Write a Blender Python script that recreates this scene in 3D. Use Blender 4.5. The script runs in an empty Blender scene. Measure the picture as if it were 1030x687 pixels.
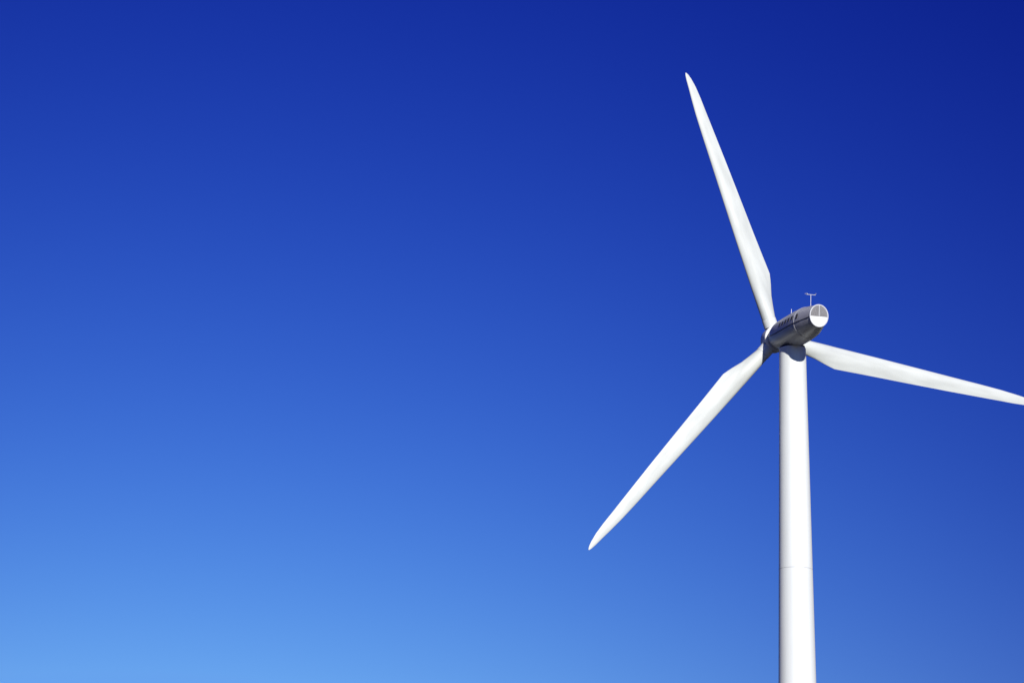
import bpy, bmesh, math
from mathutils import Vector, Matrix
import numpy as np
R = math.radians
scene = bpy.context.scene
col = scene.collection

# ------------------------------------------------------------------ camera
HUB_H = 43.19            # height of the nacelle axis over the tower centre
CAM = Vector((0, -134.33, 1.7))
yaw, pitch, roll, fpx = R(-8.931), R(16.722), R(1.756), 1875.8
F = Vector((math.sin(yaw)*math.cos(pitch), math.cos(yaw)*math.cos(pitch), math.sin(pitch)))
Rt = Vector((math.cos(yaw), -math.sin(yaw), 0))
U = Rt.cross(F)
R2 = Rt*math.cos(roll) + U*math.sin(roll)
U2 = -Rt*math.sin(roll) + U*math.cos(roll)
cd = bpy.data.cameras.new('camera')
cd.sensor_width = 36; cd.lens = fpx/1030*36
cd.clip_start = 0.5; cd.clip_end = 80000
cam = bpy.data.objects.new('camera', cd); col.objects.link(cam)
cam.matrix_world = Matrix(((R2.x, U2.x, -F.x, CAM.x), (R2.y, U2.y, -F.y, CAM.y), (R2.z, U2.z, -F.z, CAM.z), (0, 0, 0, 1)))
scene.camera = cam

# ------------------------------------------------------------------ sun and sky
SUN_AZ, SUN_EL = R(18.5), R(15)
sun_dir = Vector((math.sin(SUN_AZ)*math.cos(SUN_EL), -math.cos(SUN_AZ)*math.cos(SUN_EL), math.sin(SUN_EL)))
ld = bpy.data.lights.new('sun', 'SUN'); ld.energy = 4.9; ld.angle = R(0.53); ld.color = (1, .97, .915)
lo = bpy.data.objects.new('sun', ld); col.objects.link(lo)
lo.rotation_euler = sun_dir.to_track_quat('Z', 'Y').to_euler(); lo.location = (60, -80, 90)

w = bpy.data.worlds.new('World'); scene.world = w; w.use_nodes = True
nt = w.node_tree; nt.nodes.clear()
out = nt.nodes.new('ShaderNodeOutputWorld'); bg = nt.nodes.new('ShaderNodeBackground')
sky = nt.nodes.new('ShaderNodeTexSky'); sky.sky_type = 'NISHITA'; sky.sun_disc = False
sky.sun_elevation = SUN_EL
sky.sun_rotation = math.atan2(sun_dir.x, sun_dir.y)
sky.altitude = 0; sky.air_density = 1.0; sky.dust_density = 0.3; sky.ozone_density = 2.0
bg.inputs['Strength'].default_value = 0.12
# a polarised, clear dark-blue sky: each channel of the sky colour gets a gain and a power
POW, GAIN, POL = (.983, .787, .1), (.00335, .00885, .635), (4.912, 4.966, 2.55)
# polarising filter: the sky is darkest at 90 degrees from the sun
geo = nt.nodes.new('ShaderNodeTexCoord')
dot = nt.nodes.new('ShaderNodeVectorMath'); dot.operation = 'DOT_PRODUCT'; dot.inputs[1].default_value = sun_dir
nt.links.new(geo.outputs['Generated'], dot.inputs[0])
sq = nt.nodes.new('ShaderNodeMath'); sq.operation = 'MULTIPLY'
nt.links.new(dot.outputs['Value'], sq.inputs[0]); nt.links.new(dot.outputs['Value'], sq.inputs[1])
sep = nt.nodes.new('ShaderNodeSeparateColor'); com = nt.nodes.new('ShaderNodeCombineColor')
nt.links.new(sky.outputs[0], sep.inputs[0])
for i in range(3):
    p = nt.nodes.new('ShaderNodeMath'); p.operation = 'POWER'; p.inputs[1].default_value = POW[i]
    e1 = nt.nodes.new('ShaderNodeMath'); e1.operation = 'MULTIPLY'; e1.inputs[1].default_value = POL[i]
    e2 = nt.nodes.new('ShaderNodeMath'); e2.operation = 'EXPONENT'
    e3 = nt.nodes.new('ShaderNodeMath'); e3.operation = 'MULTIPLY'
    m = nt.nodes.new('ShaderNodeMath'); m.operation = 'MULTIPLY'; m.inputs[1].default_value = GAIN[i]
    nt.links.new(sep.outputs[i], p.inputs[0]); nt.links.new(sq.outputs[0], e1.inputs[0]); nt.links.new(e1.outputs[0], e2.inputs[0])
    nt.links.new(p.outputs[0], e3.inputs[0]); nt.links.new(e2.outputs[0], e3.inputs[1])
    nt.links.new(e3.outputs[0], m.inputs[0]); c = nt.nodes.new('ShaderNodeMath'); c.operation = 'MINIMUM'; c.inputs[1].default_value = (1.15, 3.05, 7.1)[i]
    nt.links.new(m.outputs[0], c.inputs[0]); nt.links.new(c.outputs[0], com.inputs[i])
nt.links.new(com.outputs[0], bg.inputs[0]); nt.links.new(bg.outputs[0], out.inputs[0])

vs = scene.view_settings
vs.view_transform = 'Standard'; vs.look = 'None'; vs.gamma = 1; vs.use_curve_mapping = False; vs.exposure = 0.0

# ------------------------------------------------------------------ materials
def mat(name, base, rough=.45, var=.06, scale=1.2, streak=False, bump=0.0, metallic=0.0, coat=0.0):
    m = bpy.data.materials.new(name); m.use_nodes = True
    t = m.node_tree; b = t.nodes['Principled BSDF']
    b.inputs['Roughness'].default_value = rough; b.inputs['Metallic'].default_value = metallic
    b.inputs['Coat Weight'].default_value = coat
    tc = t.nodes.new('ShaderNodeTexCoord'); mp = t.nodes.new('ShaderNodeMapping')
    t.links.new(tc.outputs['Object'], mp.inputs['Vector'])
    if streak: mp.inputs['Scale'].default_value = streak
    n = t.nodes.new('ShaderNodeTexNoise'); n.inputs['Scale'].default_value = scale; n.inputs['Detail'].default_value = 6
    t.links.new(mp.outputs[0], n.inputs['Vector'])
    r = t.nodes.new('ShaderNodeValToRGB')
    r.color_ramp.elements[0].position = .3; r.color_ramp.elements[1].position = .62
    r.color_ramp.elements[0].color = [c*(1-var) for c in base]+[1]
    r.color_ramp.elements[1].color = list(base)+[1]
    t.links.new(n.outputs['Fac'], r.inputs[0]); t.links.new(r.outputs[0], b.inputs['Base Color'])
    rr = t.nodes.new('ShaderNodeMapRange'); rr.inputs['To Min'].default_value = rough+.08; rr.inputs['To Max'].default_value = rough-.06
    t.links.new(n.outputs['Fac'], rr.inputs[0]); t.links.new(rr.outputs[0], b.inputs['Roughness'])
    if bump:
        bp = t.nodes.new('ShaderNodeBump'); bp.inputs['Strength'].default_value = bump; bp.inputs['Distance'].default_value = .02
        t.links.new(n.outputs['Fac'], bp.inputs['Height']); t.links.new(bp.outputs[0], b.inputs['Normal'])
    return m
M_tower = mat('tower_paint', (.76, .785, .765), .45, .10, 1.0, (1.3, 1.3, .12))
M_blade = mat('blade_gelcoat', (.60, .625, .595), .52, .17, 1.0, (1.6, 1.6, .3))
M_root = mat('root_band_paint', (.66, .68, .655), .4, .04, 2)
M_nac = mat('nacelle_grey_paint', (.41, .41, .44), .42, .16, .9, (.4, 1.5, 1.5))
M_panel = mat('rear_panel_white_paint', (.82, .82, .80), .45, .03, 2)
M_grey = mat('grille_grey_metal', (.38, .37, .38), .5, .1, 3)
M_rim = mat('rim_pale_grey_paint', (.52, .53, .55), .45, .06, 3)
M_dark = mat('dark_opening', (.012, .012, .014), .8, .1, 3)
M_seam = mat('seam_sealant', (.52, .53, .54), .6, .1, 3)
M_joint = mat('black_rubber_joint', (.03, .03, .035), .6, .1, 3)
M_mast = mat('galvanised_steel', (.62, .63, .66), .4, .1, 4, metallic=.3)
M_hub = mat('hub_white_paint', (.74, .74, .73), .45, .08, 1.5)

g = bpy.data.materials.new('grass_land'); g.use_nodes = True
t = g.node_tree; b = t.nodes['Principled BSDF']; b.inputs['Roughness'].default_value = .95
tc = t.nodes.new('ShaderNodeTexCoord')
n1 = t.nodes.new('ShaderNodeTexNoise'); n1.inputs['Scale'].default_value = .02; n1.inputs['Detail'].default_value = 8
n2 = t.nodes.new('ShaderNodeTexNoise'); n2.inputs['Scale'].default_value = 3; n2.inputs['Detail'].default_value = 5
for n in (n1, n2): t.links.new(tc.outputs['Object'], n.inputs['Vector'])
r1 = t.nodes.new('ShaderNodeValToRGB'); r1.color_ramp.elements[0].color = (.032, .036, .014, 1); r1.color_ramp.elements[1].color = (.075, .062, .032, 1)
r1.color_ramp.elements[0].position = .38; r1.color_ramp.elements[1].position = .65
r2 = t.nodes.new('ShaderNodeValToRGB'); r2.color_ramp.elements[0].color = (.6, .6, .6, 1); r2.color_ramp.elements[1].color = (1, 1, 1, 1)
mx = t.nodes.new('ShaderNodeMixRGB'); mx.blend_type = 'MULTIPLY'; mx.inputs[0].default_value = 1
t.links.new(n1.outputs['Fac'], r1.inputs[0]); t.links.new(n2.outputs['Fac'], r2.inputs[0])
t.links.new(r1.outputs[0], mx.inputs[1]); t.links.new(r2.outputs[0], mx.inputs[2]); t.links.new(mx.outputs[0], b.inputs['Base Color'])

# ------------------------------------------------------------------ helpers
def obj(name, bm, m, parent=None, matrix=None, smooth=40):
    bmesh.ops.recalc_face_normals(bm, faces=bm.faces)
    me = bpy.data.meshes.new(name); bm.to_mesh(me); bm.free()
    o = bpy.data.objects.new(name, me); col.objects.link(o)
    for k in (m if isinstance(m, (list, tuple)) else [m]): me.materials.append(k)
    if smooth:
        me.polygons.foreach_set('use_smooth', [True]*len(me.polygons))
        me.set_sharp_from_angle(angle=R(smooth))
    o.parent = parent
    if matrix is not None: o.matrix_local = matrix
    return o

def loft(bm, rings, cap0=True, cap1=True):
    vr = [[bm.verts.new(p) for p in r] for r in rings]
    n = len(vr[0])
    for a, b_ in zip(vr[:-1], vr[1:]):
        for i in range(n):
            j = (i+1) % n
            bm.faces.new((a[i], a[j], b_[j], b_[i]))
    if cap0: bm.faces.new(vr[0])
    if cap1: bm.faces.new(vr[-1][::-1])

def ring_x(x, ry, rz=None, cy=0, cz=0, n=72):
    rz = ry if rz is None else rz
    return [(x, cy+ry*math.cos(2*math.pi*i/n), cz+rz*math.sin(2*math.pi*i/n)) for i in range(n)]

def ring_z(z, r, n=96):
    return [(r*math.cos(2*math.pi*i/n), r*math.sin(2*math.pi*i/n), z) for i in range(n)]

def rod(bm, a, b_, r, n=10):
    a, b_ = Vector(a), Vector(b_); d = (b_-a).normalized()
    q = d.to_track_quat('Z', 'Y')
    loft(bm, [[tuple(p+q@Vector((r*math.cos(2*math.pi*i/n), r*math.sin(2*math.pi*i/n), 0))) for i in range(n)] for p in (a, b_)])

def box(bm, c, s, rot=None):
    mtx = Matrix.Translation(c) @ (rot.to_4x4() if rot else Matrix()) @ Matrix.Diagonal((*s, 1))
    bmesh.ops.create_cube(bm, size=1, matrix=mtx)

# ------------------------------------------------------------------ ground
bm = bmesh.new()
rings = [ring_z(0, r, 128) for r in (6, 40, 200, 1000, 6000, 30000)]
loft(bm, rings, True, False)
go = obj('ground', bm, g, smooth=0); go['kind'] = 'structure'
for p in go.data.polygons:
    if p.normal.z < 0: p.flip()

# ------------------------------------------------------------------ wind turbine
turbine = bpy.data.objects.new('wind_turbine', None); col.objects.link(turbine)
turbine['label'] = 'tall white three-bladed wind turbine with a grey nacelle against clear blue sky'
turbine['category'] = 'wind turbine'

# tower
TOP = HUB_H - 1.54
rad = lambda z: .955 + (1.555-.955)*(HUB_H-z)/HUB_H
bm = bmesh.new()
zs = sorted(set([0, .05] + [i*1.4 for i in range(1, 30)] + [TOP]))
loft(bm, [ring_z(z, rad(z)) for z in zs if z <= TOP])
tower = obj('tower', bm, M_tower, turbine)
for z in (25.15, 11.2):                      # section joints of the tower
    bm = bmesh.new(); loft(bm, [ring_z(z-.025, rad(z)+.004), ring_z(z+.025, rad(z)+.004)])
    obj('flange_joint', bm, M_seam, tower)
for z in [14.0, 16.8, 19.6, 22.4, 27.9, 30.7, 33.5, 36.3, 39.1]:      # plate welds, painted over
    bm = bmesh.new(); loft(bm, [ring_z(z-.02, rad(z)+.0005), ring_z(z, rad(z)+.004), ring_z(z+.02, rad(z)+.0005)], False, False)
    obj('weld_bead', bm, M_tower, tower)
bm = bmesh.new(); loft(bm, [ring_z(TOP-.02, rad(TOP)-.06), ring_z(TOP+.16, rad(TOP)-.06)])
obj('yaw_bearing', bm, M_joint, turbine)

# nacelle frame: +X towards the rear, tilted 5 degrees, rear slightly lower
PSI, TILT = R(19.371), R(5)
a = Vector((math.sin(PSI)*math.cos(TILT), -math.cos(PSI)*math.cos(TILT), -math.sin(TILT)))
s = Vector((math.cos(PSI), math.sin(PSI), 0))         # to the right seen from the rear
u = s.cross(a); u = -u if u.z < 0 else u
NM = Matrix(((a.x, s.x, u.x, 0), (a.y, s.y, u.y, 0), (a.z, s.z, u.z, HUB_H), (0, 0, 0, 1)))
# axes (a, s, u) as local X, Y, Z
RX = 5.75
SECT = [(-3.06, .83, .83, -.02), (-2.98, .88, .88, -.02), (-2.5, .98, .98, -.05), (-1.9, 1.10, 1.12, -.10), (-1.2, 1.17, 1.20, -.16), (-.4, 1.20, 1.23, -.20),
        (1.0, 1.20, 1.24, -.22), (2.2, 1.19, 1.23, -.22), (3.1, 1.16, 1.19, -.22), (3.6, 1.10, 1.14, -.22), (4.4, .96, 1.03, -.21), (5.2, .775, .89, -.20), (RX-.06, .685, .81, -.19), (RX, .665, .79, -.19)]
def nsec(x):
    for p, q in zip(SECT[:-1], SECT[1:]):
        if p[0] <= x <= q[0]:
            k = (x-p[0])/(q[0]-p[0]); return [p[i]+(q[i]-p[i])*k for i in (1, 2, 3)]
def nring(x, d=0.0, n=96):
    ry, rz, cz = nsec(x); return ring_x(x, ry+d, rz+d, 0, cz, n)
bm = bmesh.new(); loft(bm, [nring(q[0]) for q in SECT])
bmesh.ops.delete(bm, geom=[], context='VERTS')
nac = obj('nacelle', bm, M_nac, turbine, NM, smooth=50)
def on_skin(x, phi, d=0.0):                 # phi: angle above the horizontal on the left flank
    ry, rz, cz = nsec(x)
    return Vector((x, -(ry+d)*math.cos(phi), cz+(rz+d)*math.sin(phi)))
# transverse flange of the rear cowl
bm = bmesh.new(); loft(bm, [nring(3.44, .0), nring(3.445, .018), nring(3.51, .018), nring(3.525, .0)])
obj('cowl_flange', bm, M_nac, nac)
# long seam of the two half shells, each side
for sg in (1, -1):
    bm = bmesh.new()
    xs = np.linspace(-2.9, RX-.1, 30)
    rr = []
    for x in xs:
        P = [on_skin(x, R(ph), dd) for ph, dd in ((-6, -.02), (-6, .03), (-8.2, .03), (-8.2, -.02))]
        if sg < 0: P = [Vector((p.x, -p.y, p.z)) for p in P][::-1]
        rr.append([tuple(p) for p in P])
    loft(bm, rr)
    obj('shell_seam', bm, M_joint, nac)
# vent slots along the flanks
for sg in (1, -1):
    for x in (3.85, 3.1, 2.45, 1.8, 1.15, .5):
        bm = bmesh.new()
        w_ = .13 if x < 3.5 else .16; h_ = .14 if x < 3.5 else .17
        P0 = on_skin(x, R(16), .0); P1 = on_skin(x, R(16), .015)
        nrm = Vector((0, -math.cos(R(16)), math.sin(R(16)))); tan = Vector((0, math.sin(R(16)), math.cos(R(16))))
        pts = []
        for off in (-.03, .018):
            pts.append([tuple(P0 + nrm*off + Vector((dx, 0, 0)) + tan*dz) for dx, dz in ((-w_, -h_), (w_, -h_), (w_, h_), (-w_, h_))])
        if sg < 0: pts = [[(p[0], -p[1], p[2]) for p in r_] for r_ in pts]
        loft(bm, pts)
        obj('vent_slot', bm, M_dark, nac, smooth=0)
# rear end: rim, white lower panel, grey louvred upper half
ry, rz, cz = .665, .79, -.19
bm = bmesh.new()
loft(bm, [ring_x(RX-.05, ry+.04, rz+.04, 0, cz), ring_x(RX+.05, ry+.04, rz+.04, 0, cz), ring_x(RX+.05, ry-.03, rz-.03, 0, cz), ring_x(RX+.005, ry-.03, rz-.03, 0, cz)], False, False)
obj('rear_rim', bm, M_rim, nac)
def half(sign, zcut, inset, x0, x1, n=40):
    A, B = ry-inset, rz-inset
    th0 = math.asin(max(-1, min(1, (zcut)/B)))
    pts = []
    for i in range(n+1):
        th = (th0 + (math.pi-2*th0)*i/n) if sign > 0 else (math.pi-th0 + (math.pi+2*th0)*i/n)
        pts.append((A*math.cos(th), cz+B*math.sin(th)))
    bm = bmesh.new(); loft(bm, [[(x0, y, z) for y, z in pts], [(x1, y, z) for y, z in pts]])
    return bm
obj('rear_panel', half(-1, -.06, .035, RX+.002, RX+.03), M_panel, nac, smooth=0)
grille = obj('rear_grille', half(1, -.05, .035, RX+.002, RX+.008), M_grey, nac, smooth=0)
bm = bmesh.new()
z = -.02
while z < rz-.09:
    hw = (ry-.045)*math.sqrt(max(0, 1-(z/(rz-.045))**2))
    box(bm, (RX+.03, 0, cz+z), (.05, 2*hw, .012), Matrix.Rotation(R(40), 3, 'Y'))
    z += .065
obj('louvre', bm, M_grey, grille, smooth=0)
bm = bmesh.new(); box(bm, (RX+.05, 0, cz+.35), (.04, .045, .82)); obj('mullion', bm, M_rim, grille, smooth=0)

# roof instruments: wind sensor mast with cross arm, lightning rod
def top(x): ry_, rz_, cz_ = nsec(x); return cz_+rz_
bm = bmesh.new(); rod(bm, (4.0, 0, top(4.0)-.05), (4.0, 0, top(4.0)+.90), .020)
mast = obj('wind_sensor_mast', bm, M_mast, nac)
bm = bmesh.new(); rod(bm, (4.0, -.36, top(4.0)+.88), (4.0, .36, top(4.0)+.88), .022)
obj('cross_arm', bm, M_mast, mast)
for y in (-.33, .33):
    bm = bmesh.new()
    rod(bm, (4.0, y, top(4.0)+.88), (4.0, y, top(4.0)+.93), .022)
    if y < 0:
        for k in range(3):
            q = Vector((math.cos(k*2.094), math.sin(k*2.094), 0))*.10
            rod(bm, Vector((4.0, y, top(4.0)+.93)), Vector((4.0, y, top(4.0)+.93))+q, .008, 6)
            bmesh.ops.create_uvsphere(bm, u_segments=8, v_segments=6, radius=.03, matrix=Matrix.Translation(Vector((4.0, y, top(4.0)+.93))+q))
        obj('anemometer', bm, M_mast, mast)
    else:
        box(bm, (4.06, y, top(4.0)+.95), (.24, .012, .05))
        obj('wind_vane', bm, M_mast, mast)
bm = bmesh.new(); rod(bm, (1.35, -.55, .8), (1.35, -.55, 1.2), .022)
obj('lightning_rod', bm, M_mast, nac)

# hub
HX = -3.893
bm = bmesh.new()
prof = [(-3.02, .62), (-3.30, .62), (-3.302, .97), (-3.36, 1.02), (-3.9, 1.02), (-4.5, .98), (-4.9, .86), (-5.2, .64), (-5.38, .36), (-5.44, .08)]
loft(bm, [ring_x(x, r_) for x, r_ in prof])
hub = obj('hub', bm, [M_hub], turbine, NM, smooth=35)
bm = bmesh.new(); loft(bm, [ring_x(-3.0, .7), ring_x(-3.28, .7)]); obj('main_bearing', bm, M_joint, nac)

# blades --------------------------------------------------------------
TAB = [  # r, leading edge, trailing edge, thickness, circle blend, twist
    (1.00, .52, .52, 1.04, 1.0, 14), (1.70, .52, .53, 1.04, 1.0, 14), (2.4, .52, .64, .98, .72, 14), (3.3, .52, .80, .84, .40, 14), (4.1, .52, 1.03, .72, .15, 13),
    (4.5, .515, 1.13, .66, .08, 12.5), (4.75, .51, 1.18, .62, .04, 12), (4.95, .51, 1.23, .60, .0, 11.7), (5.2, .51, 1.225, .58, .0, 11.3), (8.2, .48, 1.07, .40, 0, 7.5), (11, .44, .95, .31, 0, 5), (14.2, .39, .80, .235, 0, 3), (17, .35, .65, .175, 0, 1.5),
    (18.6, .31, .56, .14, 0, .8), (19.8, .24, .50, .11, 0, .3), (20.7, .17, .42, .085, 0, 0), (21.4, .13, .29, .06, 0, 0), (21.8, .08, .17, .04, 0, 0), (22.0, .02, .05, .02, 0, 0)]
TA = np.array(TAB)
def blade_bm():
    rs = sorted(set(list(np.linspace(1.0, 22.0, 64)) + [q[0] for q in TAB]))
    rings = []; n = 48
    for r_ in rs:
        le, te, th, bl, tw = [float(np.interp(r_, TA[:, 0], TA[:, k])) for k in range(1, 6)]
        c = le+te; ring = []
        for i in range(n):
            A = 2*math.pi*i/n
            xc = (1-math.cos(A))/2                      # 0 at the leading edge, 1 at the trailing edge
            yt = (.2969*math.sqrt(max(xc, 0)) - .126*xc - .3516*xc**2 + .2843*xc**3 - .1015*xc**4)/.2*2*.5
            sgn = 1 if math.sin(A) >= 0 else -1
            camber = .025*c*math.sin(math.pi*xc)
            ax, ay = le - c*xc, sgn*(yt*th + .006) + camber
            cx, cy_ = (le-te)/2 + c/2*math.cos(A), th/2*math.sin(A)
            x_, y_ = ax*(1-bl)+cx*bl, ay*(1-bl)+cy_*bl
            T = R(tw*.45); ring.append((x_*math.cos(T)+y_*math.sin(T), -x_*math.sin(T)+y_*math.cos(T), r_))
        rings.append(ring)
    bm = bmesh.new(); loft(bm, rings); return bm
TH0 = R(-20.47)
blade_me = None; band_me = None; joint_me = None
for k in range(3):
    th = TH0 + k*2*math.pi/3 - (R(.9) if k == 1 else 0)
    d = s*math.sin(th) + u*math.cos(th)
    tang = s*math.cos(th) - u*math.sin(th)
    c0 = Vector((0, 0, HUB_H)) + a*HX
    BM = Matrix(((-tang.x, a.x, d.x, c0.x), (-tang.y, a.y, d.y, c0.y), (-tang.z, a.z, d.z, c0.z), (0, 0, 0, 1)))
    if k == 0:
        bl = obj('blade', blade_bm(), M_blade, turbine, BM, smooth=60)
        bm = bmesh.new(); loft(bm, [[(p[0], p[1], p[2]) for p in ring_z(z_, r_, 48)] for z_, r_ in ((.98, .545), (1.58, .545), (1.6, .525))]); band = obj('root_band', bm, M_root, bl)
        bm = bmesh.new(); loft(bm, [ring_z(z_, .50, 48) for z_ in (.80, .985)]); jnt = obj('pitch_bearing', bm, M_joint, bl)
    else:
        b2 = bl.copy(); col.objects.link(b2); b2.parent = turbine; b2.matrix_local = BM
        for ch in (band, jnt):
            c2 = ch.copy(); col.objects.link(c2); c2.parent = b2
